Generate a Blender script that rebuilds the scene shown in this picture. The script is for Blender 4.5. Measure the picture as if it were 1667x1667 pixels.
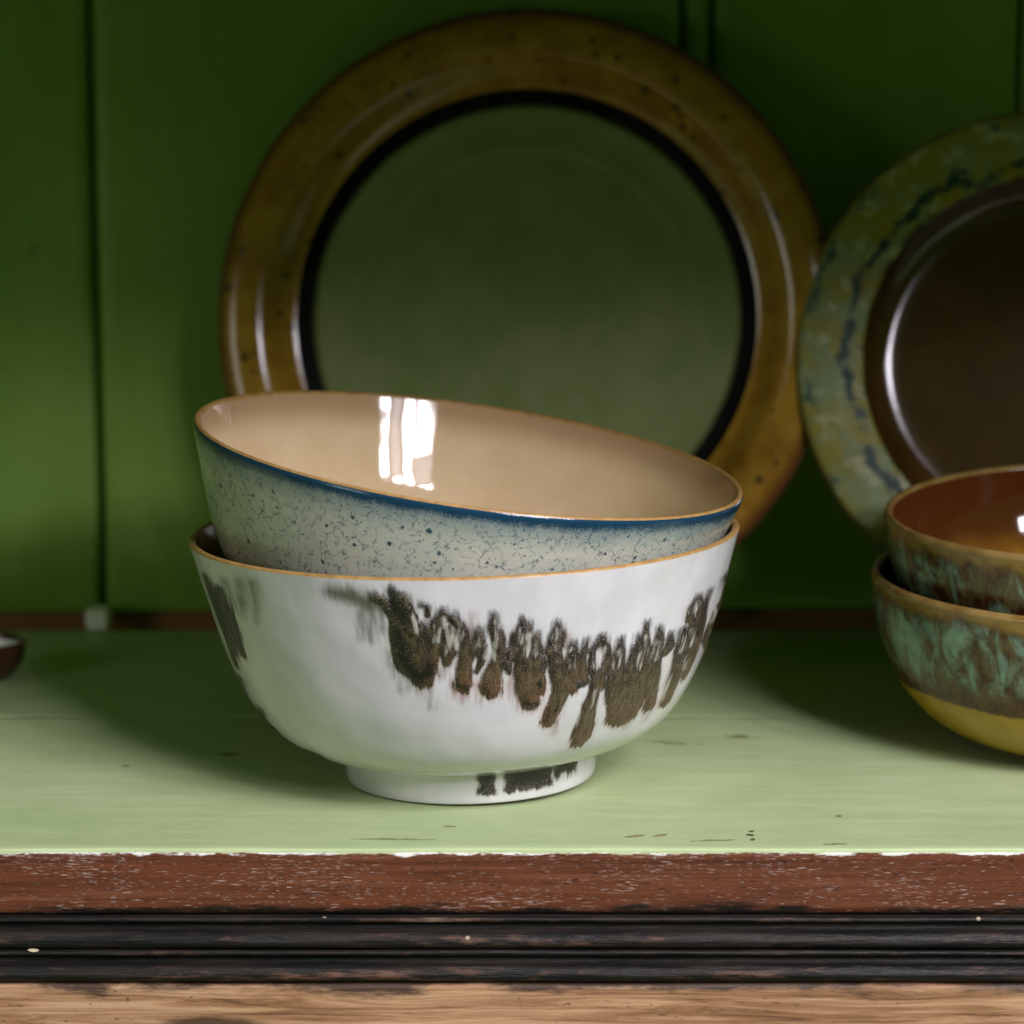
import bpy, math, random
import numpy as np
from mathutils import Matrix, Vector

for o in list(bpy.data.objects): bpy.data.objects.remove(o)
scene = bpy.context.scene
col = scene.collection
rad = math.radians

# ------------------------------------------------------------------ camera
cam = bpy.data.cameras.new('camera')
cam.lens = 97.18; cam.sensor_width = 36; cam.clip_start = .01; cam.clip_end = 50
cam.dof.use_dof = True; cam.dof.focus_distance = .768; cam.dof.aperture_fstop = 10.5
cam_o = bpy.data.objects.new('camera', cam); col.objects.link(cam_o)
cam_o.location = (.013, -.80, .209); cam_o.rotation_euler = (rad(90 - 9.2), 0, 0)
scene.camera = cam_o

# ------------------------------------------------------------------ room light
world = bpy.data.worlds.new('World'); scene.world = world; world.use_nodes = True
bg = world.node_tree.nodes['Background']
bg.inputs[0].default_value = (.50, 1.0, .22, 1); bg.inputs[1].default_value = .112

def area(name, loc, target, sx, sy, watts, color):
    l = bpy.data.lights.new(name, 'AREA'); l.shape = 'RECTANGLE'; l.size = sx; l.size_y = sy
    l.energy = watts; l.color = color
    o = bpy.data.objects.new(name, l); col.objects.link(o); o.location = loc
    o.rotation_euler = (Vector(target) - Vector(loc)).to_track_quat('-Z', 'Y').to_euler()
    return o
# a paned window to the right behind the photographer: each pane is one lamp
AZ, EL, DIST = rad(36), rad(31), 2.1
wc = Vector((math.cos(EL) * math.sin(AZ), -math.cos(EL) * math.cos(AZ), math.sin(EL))) * DIST
fwd = -wc.normalized(); wr = fwd.cross(Vector((0, 0, 1))).normalized(); wu = wr.cross(fwd)
WATT = 78.0
cols_ = [(-.34, .26), (-.09, .16), (.12, .16), (.33, .16)]
rows_ = [(-.31, .19, (1.0, .95, .16, 1.0)), (-.09, .19, (.12, 1.0, 1.0, .10)), (.13, .19, (1.0, .9, 1.0, .8)), (.34, .17, (1.0, 1.0, 1.0, 1.0))]   # pane strengths varied to break up the window's reflection
at = sum(c[1] * h * k[i] for i, c in enumerate(cols_) for _, h, k in rows_)
for i, (px, sx) in enumerate(cols_):
    for (py, sy, k) in rows_:
        p = wc + wr * px + wu * py
        area('window_pane_light', p, p + fwd, sx, sy, WATT * k[i] * sx * sy / at, (1.0, .94, 1.03))

# a second, weaker window far to the left of the room
area('far_window_light', (-1.75, -1.70, .52), (0, .15, .08), .62, .85, 5.5, (1.0, .98, .92))
scene.view_settings.view_transform = 'Standard'
scene.view_settings.look = 'None'
scene.view_settings.exposure = 0
scene.cycles.max_bounces = 7; scene.cycles.diffuse_bounces = 5; scene.cycles.glossy_bounces = 3
scene.view_settings.gamma = 1
scene.view_settings.use_curve_mapping = False

# ------------------------------------------------------------------ helpers
def tag(o, label=None, cat=None, group=None, kind=None):
    if label: o['label'] = label
    if cat: o['category'] = cat
    if group: o['group'] = group
    if kind: o['kind'] = kind
    return o
def empty(name, loc=(0, 0, 0), parent=None):
    o = bpy.data.objects.new(name, None); col.objects.link(o); o.location = loc; o.parent = parent
    o.empty_display_size = .01
    return o
def mesh_obj(name, verts, faces, mat, parent=None, smooth=True):
    me = bpy.data.meshes.new(name)
    me.from_pydata([tuple(v) for v in verts], [], faces)
    me.materials.append(mat)
    me.polygons.foreach_set('use_smooth', [smooth] * len(me.polygons))
    me.update()
    o = bpy.data.objects.new(name, me); col.objects.link(o); o.parent = parent
    return o
def grid_obj(name, V, mat, parent=None, wrap=True, flip=False):
    """V: (nu, nv, 3) grid; wraps in u"""
    nu, nv = V.shape[:2]
    iu = np.arange(nu if wrap else nu - 1); jv = np.arange(nv - 1)
    I, J = np.meshgrid(iu, jv, indexing='ij'); I2 = (I + 1) % nu
    q = np.stack([I * nv + J, I2 * nv + J, I2 * nv + J + 1, I * nv + J + 1], -1).reshape(-1, 4)
    if flip: q = q[:, ::-1]
    me = bpy.data.meshes.new(name)
    me.vertices.add(nu * nv); me.vertices.foreach_set('co', V.reshape(-1).astype(np.float32))
    me.loops.add(q.size); me.loops.foreach_set('vertex_index', q.reshape(-1).astype(np.int32))
    me.polygons.add(len(q)); me.polygons.foreach_set('loop_start', np.arange(0, q.size, 4, dtype=np.int32))
    me.polygons.foreach_set('loop_total', np.full(len(q), 4, np.int32))
    me.update(calc_edges=True); me.validate()
    me.polygons.foreach_set('use_smooth', np.ones(len(me.polygons), bool))
    me.materials.append(mat)
    o = bpy.data.objects.new(name, me); col.objects.link(o); o.parent = parent
    return o
def spline(P, n):
    P = np.array(P, float); t = np.r_[0, np.cumsum(np.linalg.norm(np.diff(P, axis=0), axis=1))]
    m = np.zeros_like(P)
    m[1:-1] = (P[2:] - P[:-2]) / (t[2:] - t[:-2])[:, None]; m[0] = (P[1] - P[0]) / (t[1] - t[0]); m[-1] = (P[-1] - P[-2]) / (t[-1] - t[-2])
    x = np.linspace(0, t[-1], n); i = np.clip(np.searchsorted(t, x) - 1, 0, len(t) - 2); h = (t[i + 1] - t[i]); u = ((x - t[i]) / h)[:, None]; h = h[:, None]
    return (2*u**3 - 3*u**2 + 1) * P[i] + (u**3 - 2*u**2 + u) * h * m[i] + (-2*u**3 + 3*u**2) * P[i+1] + (u**3 - u**2) * h * m[i+1], x
rng = np.random.RandomState(7)
def lathe(name, prof, nseg, mat, parent, n=None, wob=0.0, seed=1):
    """profile (r,z) listed so that faces look outward when walked downwards on the outside"""
    pr = spline(prof, n)[0] if n else np.array(prof, float)
    th = np.linspace(0, 2 * np.pi, nseg, endpoint=False) + math.pi / 2
    r = np.maximum(pr[:, 0], 1e-5)[None]
    if wob:
        w = wob * (np.sin(2 * th + seed) + .6 * np.sin(3 * th + 2.3 * seed) + .35 * np.sin(5 * th + seed * 1.7))
        rr = r + w[:, None] * (r / max(pr[:, 0].max(), 1e-6))
        zz = np.repeat(pr[None, :, 1], nseg, 0)
    else:
        rr = np.repeat(r, nseg, 0); zz = np.repeat(pr[None, :, 1], nseg, 0)
    V = np.stack([rr * np.cos(th)[:, None], rr * np.sin(th)[:, None], zz], -1)
    o = grid_obj(name, V, mat, parent, True, True)
    ss = np.r_[0, np.cumsum(np.linalg.norm(np.diff(pr, axis=0), axis=1))]
    us = np.stack([np.repeat(th[:, None], len(pr), 1) * pr[:, 0].max(), np.repeat(ss[None], nseg, 0), np.zeros((nseg, len(pr)))], -1)
    at_ = o.data.attributes.new('us', 'FLOAT_VECTOR', 'POINT'); at_.data.foreach_set('vector', us.reshape(-1).astype(np.float32))
    return o
def box(name, x0, x1, y0, y1, z0, z1, mat, parent=None, bev=.0008):
    import bmesh
    bm = bmesh.new()
    bmesh.ops.create_cube(bm, size=1)
    bmesh.ops.scale(bm, vec=(x1 - x0, y1 - y0, z1 - z0), verts=bm.verts)
    bmesh.ops.translate(bm, vec=((x0 + x1) / 2, (y0 + y1) / 2, (z0 + z1) / 2), verts=bm.verts)
    if bev: bmesh.ops.bevel(bm, geom=bm.edges[:], offset=bev, segments=2, profile=.6, affect='EDGES')
    me = bpy.data.meshes.new(name); bm.to_mesh(me); bm.free(); me.materials.append(mat)
    o = bpy.data.objects.new(name, me); col.objects.link(o); o.parent = parent
    return o
def fnoise(x, seed, octs=5, f0=1.0):
    r = np.random.RandomState(seed); y = np.zeros_like(x); a = 1.0; f = f0
    for _ in range(octs):
        for k in range(3): y += a * np.sin(x * f * (1 + .37 * k) + r.rand() * 6.28) / 3
        a *= .6; f *= 2.13
    return y

# ------------------------------------------------------------------ material kit
class Mat:
    def __init__(s, name):
        s.m = bpy.data.materials.new(name); s.m.use_nodes = True; s.t = s.m.node_tree
        s.b = s.t.nodes['Principled BSDF']
    def put(s, sock, v):
        if isinstance(v, bpy.types.NodeSocket): s.t.links.new(v, sock)
        elif isinstance(v, (tuple, list)):
            sock.default_value = tuple(v) + (1,) if sock.type == 'RGBA' and len(v) == 3 else tuple(v)
        else: sock.default_value = v
    def n(s, typ, ins=None, out=0, **props):
        nd = s.t.nodes.new(typ)
        for k, v in props.items(): setattr(nd, k, v)
        for k, v in (ins or {}).items(): s.put(nd.inputs[k], v)
        return nd.outputs[out]
    def obj(s): return s.n('ShaderNodeTexCoord', out=3)
    def attr(s, name, out=2): return s.n('ShaderNodeAttribute', out=out, attribute_name=name)
    def vec(s, v, scale=(1, 1, 1), loc=(0, 0, 0), rot=(0, 0, 0)):
        return s.n('ShaderNodeMapping', {0: v, 1: loc, 2: rot, 3: scale})
    def noise(s, v, scale=1.0, detail=4, rough=.55, dist=0.0, out=0, dim='3D'):
        nd = s.t.nodes.new('ShaderNodeTexNoise'); nd.noise_dimensions = dim
        for k, x in (('Vector', v), ('Scale', scale), ('Detail', detail), ('Roughness', rough), ('Distortion', dist)): s.put(nd.inputs[k], x)
        return nd.outputs[out]
    def voro(s, v, scale, feature='F1', out=0, rand=1.0, dim='3D'):
        nd = s.t.nodes.new('ShaderNodeTexVoronoi'); nd.voronoi_dimensions = dim; nd.feature = feature
        for k, x in (('Vector', v), ('Scale', scale), ('Randomness', rand)): s.put(nd.inputs[k], x)
        return nd.outputs[out]
    def m2(s, op, a, b=0.0, c=0.0):
        return s.n('ShaderNodeMath', {0: a, 1: b, 2: c}, operation=op)
    def vm(s, op, a, b=(0, 0, 0), out=0):
        return s.n('ShaderNodeVectorMath', {0: a, 1: b}, out, operation=op)
    def step(s, x, a, b, lo=0.0, hi=1.0):
        return s.n('ShaderNodeMapRange', {0: x, 1: a, 2: b, 3: lo, 4: hi}, interpolation_type='SMOOTHSTEP')
    def mix(s, f, a, b, mode='MIX'):
        nd = s.t.nodes.new('ShaderNodeMix'); nd.data_type = 'RGBA'; nd.blend_type = mode
        s.put(nd.inputs[0], f); s.put(nd.inputs[6], a); s.put(nd.inputs[7], b); return nd.outputs[2]
    def ramp(s, f, stops):
        nd = s.t.nodes.new('ShaderNodeValToRGB'); s.put(nd.inputs[0], f)
        e = nd.color_ramp.elements
        while len(e) < len(stops): e.new(.5)
        for q, (p, c) in zip(e, stops): q.position = p; q.color = tuple(c) + (1,)
        return nd.outputs[0]
    def xyz(s, v): 
        nd = s.t.nodes.new('ShaderNodeSeparateXYZ'); s.put(nd.inputs[0], v); return nd.outputs
    def bump(s, h, dist, strength=1.0, normal=None):
        ins = {'Height': h, 'Distance': dist, 'Strength': strength}
        if normal is not None: ins['Normal'] = normal
        return s.n('ShaderNodeBump', ins)
    def mark(s, p, cx, cy, rx, ry, nz, amt=.9, ang=0.0):
        """a small stain on the board: 1 inside"""
        q = s.vm('SUBTRACT', p, (cx, cy, 0))
        q = s.n('ShaderNodeVectorRotate', {'Vector': q, 'Angle': ang}, rotation_type='Z_AXIS')
        q = s.vm('MULTIPLY', q, (1 / rx, 1 / ry, 0))
        d = s.vm('LENGTH', q, out=1)
        d = s.m2('ADD', d, s.m2('MULTIPLY', s.m2('SUBTRACT', nz, .5), amt * 2))
        return s.step(d, 1.1, .75)
    def done(s, color, rough=.4, normal=None, spec=.5, coat=0.0, coat_r=.05, metal=0.0):
        s.put(s.b.inputs['Base Color'], color); s.put(s.b.inputs['Roughness'], rough)
        s.put(s.b.inputs['Specular IOR Level'], spec); s.put(s.b.inputs['Metallic'], metal)
        s.put(s.b.inputs['Coat Weight'], coat); s.put(s.b.inputs['Coat Roughness'], coat_r)
        if normal is not None: s.put(s.b.inputs['Normal'], normal)
        return s.m

# ------------------------------------------------------------------ materials: cupboard
def mat_shelf_paint():
    M = Mat('pale green shelf paint'); p = M.obj()
    brush = M.noise(M.vec(p, (22, 170, 60)), 1, 6, .68, .6)
    fine = M.noise(M.vec(p, (70, 620, 300)), 1, 4, .7)
    cloud = M.noise(p, 22, 4, .6)
    c = M.mix(M.step(cloud, .3, .72), (.36, .450, .225), (.415, .500, .265))
    c = M.mix(M.m2('MULTIPLY', M.step(brush, .48, .72), .55), c, (.44, .54, .31))
    c = M.mix(M.m2('MULTIPLY', M.step(fine, .62, .74), .22), c, (.22, .28, .12))
    nz = M.noise(M.vec(p, (300, 700, 300)), 1, 3, .6)
    dark = (.035, .04, .012); tan = (.20, .17, .06)
    for (x, y, rx, ry, col_, a, an) in [
        (-.0734, .0255, .0034, .0022, dark, 1.5, .1), (-.1034, .0108, .0013, .0009, dark, .6, 0),
        (.0790, -.0610, .0009, .0012, dark, .7, .4), (.0784, -.0645, .0011, .0013, dark, .8, -.5), (.0787, -.0690, .0008, .0012, dark, .7, .3),
        (.0470, -.0655, .0030, .0012, tan, .9, -.3), (.0535, -.0650, .0026, .0011, tan, 1., -.5),
        (.101, -.0735, .0032, .0008, (.10, .085, .035), 1.6, 0), (.0680, -.0700, .0060, .0007, (.15, .17, .07), 2.2, -.12),
        (.0850, .0480, .0050, .0024, (.15, .15, .06), 2.0, .2), (.062, .040, .008, .0016, (.20, .22, .10), 2.2, .25),
        (-.020, -.0690, .010, .0009, (.17, .19, .09), 2.2, .03),
        (.105, -.045, .0011, .0014, (.16, .17, .08), .8, 0), (-.004, -.0560, .0022, .0008, (.14, .15, .06), .9, .2)]:
        c = M.mix(M.m2('MULTIPLY', M.mark(p, x, y, rx, ry, nz, a, an), .85), c, col_)
    h = M.m2('ADD', M.m2('MULTIPLY', brush, 1.0), M.m2('MULTIPLY', fine, .35))
    return M.done(c, M.step(brush, .3, .7, .42, .58), M.bump(h, .0005, .35), .35)
def mat_wall_paint():  # green set deeper than the shelf's, so the wall's shade sits in its colour
    M = Mat('shade-deepened green wall paint'); p = M.obj()
    drag = M.noise(M.vec(p, (240, 60, 12)), 1, 5, .6)
    cloud = M.noise(M.vec(p, (16, 16, 8)), 1, 4, .6)
    c = M.mix(M.step(cloud, .3, .7), (.140, .250, .032), (.190, .310, .060))
    c = M.mix(M.m2('MULTIPLY', M.step(drag, .5, .75), .35), c, (.20, .34, .085))
    c = M.mix(M.m2('MULTIPLY', M.step(M.noise(p, 90, 3, .5), .68, .76), .35), c, (.06, .10, .02))
    return M.done(c, .5, M.bump(M.m2('ADD', drag, M.m2('MULTIPLY', cloud, 3)), .0006, .5), .3)
def mat_raw_wood(name, a, b, dark):
    M = Mat(name); p = M.obj()
    g = M.noise(M.vec(p, (10, 300, 420)), 1, 5, .65, .4)
    c = M.mix(M.step(g, .32, .68), a, b)
    c = M.mix(M.step(M.noise(M.vec(p, (30, 80, 140)), 1, 4), .58, .72), c, dark)
    return M.done(c, .65, M.bump(g, .0005, .4), .25)
def mat_oak_edge():
    M = Mat('limed oak edge'); p = M.obj(); X, Y, Z = M.xyz(p)
    g = M.noise(M.vec(p, (16, 300, 520)), 1, 6, .65, .6)
    g2 = M.noise(M.vec(p, (5, 100, 60)), 1, 4, .6)
    c = M.ramp(g, [(.28, (.026, .009, .004)), (.48, (.088, .028, .012)), (.72, (.165, .064, .030))])
    c = M.mix(M.step(g2, .35, .7), c, (.110, .034, .013))
    # open pores filled with pale wax: short horizontal flecks
    zone = M.noise(M.vec(p, (26, 30, 90)), 1, 3, .5)
    f1 = M.noise(M.vec(p, (300, 200, 3300)), 1, 1, .5)
    f2 = M.noise(M.vec(p, (480, 300, 4200), (3, 1, 7)), 1, 1, .5)
    thr = M.step(zone, .34, .68, .705, .625)
    fl = M.m2('MAXIMUM', M.step(M.m2('SUBTRACT', f1, thr), 0, .035), M.step(M.m2('SUBTRACT', f2, M.m2('ADD', thr, .02)), 0, .03))
    c = M.mix(M.m2('MULTIPLY', fl, .55), c, (.46, .34, .29))
    dk = M.noise(M.vec(p, (330, 200, 1700), (9, 4, 2)), 1, 2, .5)
    c = M.mix(M.m2('MULTIPLY', M.step(dk, .64, .70), .7), c, (.022, .010, .007))
    # ragged darker band along the bottom, chipped primer along the top arris
    nz = M.noise(M.vec(p, (45, 100, 300)), 1, 5, .65)
    low = M.m2('ADD', Z, M.m2('MULTIPLY', M.m2('SUBTRACT', nz, .5), .014))
    c = M.mix(M.step(low, -.0150, -.0182), c, (.010, .008, .006))
    nt = M.noise(M.vec(p, (110, 100, 500)), 1, 5, .7)
    top = M.m2('ADD', Z, M.m2('MULTIPLY', M.m2('SUBTRACT', nt, .5), .0064))
    c = M.mix(M.step(top, -.0016, -.0010), c, (.62, .62, .58))
    nt2 = M.noise(M.vec(p, (80, 100, 400), (5, 5, 5)), 1, 5, .7)
    top2 = M.m2('ADD', Z, M.m2('MULTIPLY', M.m2('SUBTRACT', nt2, .5), .0034))
    c = M.mix(M.step(top2, -.0012, -.0009), c, (.37, .42, .24))
    h = M.m2('ADD', g, M.m2('MULTIPLY', fl, -.4))
    return M.done(c, .6, M.bump(h, .0007, .6), .15)
def mat_moulding():
    M = Mat('dark worn moulding'); p = M.obj(); X, Y, Z = M.xyz(p)
    g = M.noise(M.vec(p, (20, 200, 420)), 1, 5, .65)
    c = M.mix(M.step(g, .35, .7), (.005, .006, .006), (.020, .014, .011))
    c = M.mix(M.step(M.noise(M.vec(p, (9, 60, 60)), 1, 4), .5, .7), c, (.034, .016, .010))
    wear = M.noise(M.vec(p, (60, 200, 330), (2.3, 0, 0)), 1, 6, .70)
    wz = M.noise(M.vec(p, (7, 20, 20), (.4, 0, 0)), 1, 3, .5)
    out = M.step(Y, -.0790, -.0806)                        # only the proud crests are rubbed
    w = M.m2('MULTIPLY', out, M.step(M.m2('ADD', M.m2('MULTIPLY', wear, .6), M.m2('MULTIPLY', wz, .5)), .50, .66))
    c = M.mix(M.m2('MULTIPLY', w, .75), c, (.21, .105, .068))
    pale = M.m2('MULTIPLY', out, M.step(M.noise(M.vec(p, (16, 90, 120), (7.7, 2, 1)), 1, 4, .6), .64, .74))
    c = M.mix(M.m2('MULTIPLY', pale, .75), c, (.42, .31, .20))
    sp = M.voro(p, 210); 
    rnd = M.n('ShaderNodeTexWhiteNoise', {'Vector': M.voro(p, 210, out=1)}, 0, noise_dimensions='3D')
    s1 = M.m2('MULTIPLY', M.step(sp, .16, .09), M.m2('GREATER_THAN', rnd, .90))
    c = M.mix(M.m2('MULTIPLY', s1, .8), c, (.42, .36, .26))
    return M.done(c, M.step(g, .3, .7, .38, .55), M.bump(M.m2('ADD', g, M.m2('MULTIPLY', wear, .6)), .0010, .8), .28)
def mat_apron():
    M = Mat('pale worn pine'); p = M.obj(); X, Y, Z = M.xyz(p)
    warp = M.noise(M.vec(p, (12, 12, 40)), 1, 3, .5, out=1)
    q = M.vm('ADD', p, M.vm('SCALE', warp)); 
    q = M.vm('ADD', p, M.vm('MULTIPLY', warp, (.02, .004, .004)))
    g = M.noise(M.vec(q, (14, 120, 300)), 1, 6, .68, 1.2)
    c = M.ramp(g, [(.30, (.075, .032, .012)), (.44, (.25, .130, .060)), (.58, (.40, .240, .128)), (.76, (.48, .32, .19))])
    k = M.noise(M.vec(p, (300, 200, 700)), 1, 3, .6)
    kz = M.noise(M.vec(p, (10, 20, 30), (1.2, 0, 0)), 1, 2)
    c = M.mix(M.m2('MULTIPLY', M.step(k, .62, .70), M.step(kz, .45, .65)), c, (.08, .04, .022))
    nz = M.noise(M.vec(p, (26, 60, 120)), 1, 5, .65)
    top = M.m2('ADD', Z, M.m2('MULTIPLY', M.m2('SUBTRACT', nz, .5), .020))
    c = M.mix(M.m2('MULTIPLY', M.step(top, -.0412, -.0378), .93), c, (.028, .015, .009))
    d = M.vm('LENGTH', M.vm('MULTIPLY', M.vm('SUBTRACT', p, (-.069, 0, -.0495)), (62, 0, 330)), out=1)
    d = M.m2('ADD', d, M.m2('MULTIPLY', M.m2('SUBTRACT', nz, .5), 1.6))
    c = M.mix(M.m2('MULTIPLY', M.step(d, 1.1, .5), .85), c, (.030, .015, .008))
    return M.done(c, .5, M.bump(M.m2('ADD', g, M.m2('MULTIPLY', k, .3)), .0006, .5), .35)

SHELF, WALL, OAK, MOULD, APRON = mat_shelf_paint(), mat_wall_paint(), mat_oak_edge(), mat_moulding(), mat_apron()
RAW = mat_raw_wood('raw brown batten', (.16, .062, .022), (.25, .105, .042), (.06, .025, .012))
STANDW = mat_raw_wood('stand wood', (.20, .11, .05), (.28, .16, .08), (.10, .05, .02))

# ------------------------------------------------------------------ cupboard: back wall
WX0, WY0, WA = -.1815, .2299, math.atan2(.0071, .3041)
wall = empty('back_wall', (WX0, WY0, 0)); wall.rotation_euler = (0, 0, WA); tag(wall, 'green painted back wall of vertical wooden boards', None, None, 'structure')
def plank_wall(x0, x1, name='plank', dy=0.0):
    x0 -= WX0; x1 -= WX0; z0, z1 = .0036, .262
    xs = np.array([x0, x0 + .0004, x0 + .0012] + list(np.linspace(x0 + .006, x1 - .006, 9)) + [x1 - .0012, x1 - .0004, x1])
    if x1 - x0 < .02: xs = np.array([x0, x0 + .0005, x0 + .0015, (x0 + x1) / 2, x1 - .0015, x1 - .0005, x1])
    prof = [(z0, .012), (z0, .0014), (z0 + .0005, .0007), (z0 + .0052, .0006), (z0 + .0064, 0)] + [(z, 0) for z in np.linspace(.03, z1, 10)] + [(z1, .012)]
    V = np.zeros((len(xs), len(prof), 3))
    for i, x in enumerate(xs):
        e = min(i, len(xs) - 1 - i); back = {0: .012, 1: .0012, 2: .0002}.get(e, 0.0)
        for j, (z, y) in enumerate(prof): V[i, j] = (x, max(y, back) + dy + (.0003 * math.sin(x * 60 + z * 9) if back == 0 and y == 0 else 0), z)
    return grid_obj(name, V, WALL, wall, False, False)
plank_wall(-.585, -.3625); plank_wall(-.360, -.1436); plank_wall(-.1411, .0748); plank_wall(.0770, .0856, 'bead_strip'); plank_wall(.0878, .2009, dy=.0004); plank_wall(.2017, .42); plank_wall(.4225, .65)
box('backing_board', -.40, .83, .0075, .0165, .0038, .262, WALL, wall, 0)
box('batten', -.40, .83, .0016, .0122, -.03, .0033, RAW, wall, .0003)

# ------------------------------------------------------------------ cupboard: shelf
shelf = empty('shelf', (0, 0, 0)); tag(shelf, 'pale green painted shelf with bare brown front edge and dark moulding below', None, None, 'structure')
def plank_shelf(y0, y1, e0, e1, z=0.0):
    xs = np.linspace(-.58, .64, 900)
    ys = [y0, y0 + e0 * .25, y0 + e0] + list(np.linspace(y0 + .004, y1 - .004, 22)) + [y1 - e1, y1 - e1 * .25, y1]
    V = np.zeros((len(xs), len(ys) + 2, 3))
    for j, y in enumerate(ys):
        k = min(j, len(ys) - 1 - j); d = {0: .0005, 1: .0002}.get(k, 0.0)
        V[:, j + 1, 0] = xs; V[:, j + 1, 1] = y; V[:, j + 1, 2] = z - d + .00012 * fnoise(xs + y * 7, 3, 3, 30) * (k > 1)
    if y0 < 0:
        for j in (1, 2, 3): V[:, j, 1] += .00016 * fnoise(xs, 71, 6, 60)
    V[:, 0] = V[:, 1]; V[:, 0, 2] = -.0011 if y0 < 0 else -.0185; V[:, -1] = V[:, -2]; V[:, -1, 2] = -.0185
    return grid_obj('plank', V, SHELF, shelf, False, False)
plank_shelf(-.0779, .0742, .0006, .0005); plank_shelf(.0751, .2160, .0005, .0025, -.0003)
def extrude(name, prof, mat, parent, jit=.0, seed=0, x0=-.58, x1=.64, n=1200, closed=False):
    xs = np.linspace(x0, x1, n); prof = np.array(prof, float)
    V = np.zeros((n, len(prof), 3)); V[:, :, 0] = xs[:, None]
    for j, (y, z) in enumerate(prof):
        V[:, j, 1] = y + jit * fnoise(xs, seed + j // 2, 5, 40); V[:, j, 2] = z + .7 * jit * fnoise(xs, seed + 50 + j // 2, 5, 55)
    return grid_obj(name, V, mat, parent, False, True)
nose = [(-.0736, -.0184), (-.0736, -.0011), (-.0776, -.00105), (-.0780, -.0011), (-.0782, -.0016)] + [(-.0782, z) for z in np.linspace(-.003, -.0165, 8)] + [(-.0778, -.0180), (-.0770, -.0184), (-.0736, -.0184)]
extrude('front_edge', nose, OAK, shelf, .00016, 11)
mould = empty('moulding', (0, 0, 0), shelf)
def bead(z, name='bead'):
    # small square fillet, hollow, then a round bead with an undercut
    P = [(-.070, z), (-.0796, z - .0001), (-.0800, z - .0004), (-.0800, z - .0011), (-.0790, z - .0016), (-.0773, z - .0022), (-.0766, z - .0032), (-.0772, z - .0041)]
    for a in np.linspace(70, -70, 12): P.append((-.0774 - .0034 * math.cos(rad(a)), z - .0066 + .0026 * math.sin(rad(a))))
    P += [(-.0775, z - .0092), (-.070, z - .0092)]
    return extrude(name, P, MOULD, mould, .00010, int(-z * 1e4))
bead(-.0187); bead(-.0281)
ap = [(-.070, -.0376), (-.0782, -.0377), (-.0790, -.0381), (-.0793, -.0390)] + [(-.0793, z) for z in np.linspace(-.041, -.085, 10)]
extrude('apron_board', ap, APRON, shelf, .00012, 31)
# fleck of old paint lodged on the moulding
chip = [(math.cos(t) * (.00155 + .0002 * math.sin(3 * t)), -.0003 * math.cos(t), math.sin(t) * .00055 - (.0003 if math.sin(t) > 0 else 0)) for t in np.linspace(0, 2 * math.pi, 14, endpoint=False)]
Mc = Mat('old cream paint'); pc = Mc.obj()
CREAM = Mc.done(Mc.mix(Mc.noise(pc, 900, 2), (.62, .50, .28), (.72, .64, .44)), .6)
cv = [(x, y, z) for (x, y, z) in chip] + [(x, y - .0005, z) for (x, y, z) in chip]; nch = len(chip)
co = mesh_obj('paint_chip', cv, [tuple(range(nch, 2 * nch))[::-1]] + [(i, (i + 1) % nch, nch + (i + 1) % nch, nch + i) for i in range(nch)], CREAM, mould, False)
co.location = (-.1165, -.0804, -.0275)

# unseen shelf added above, sized to shade the back of the cupboard
up = empty('shade_shelf', (0, 0, .262)); tag(up, 'green painted shelf added out of view to shade the cupboard back', None, None, 'structure')
box('plank', -.58, .64, -.222, .235, 0, .018, WALL, up, .001)

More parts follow.
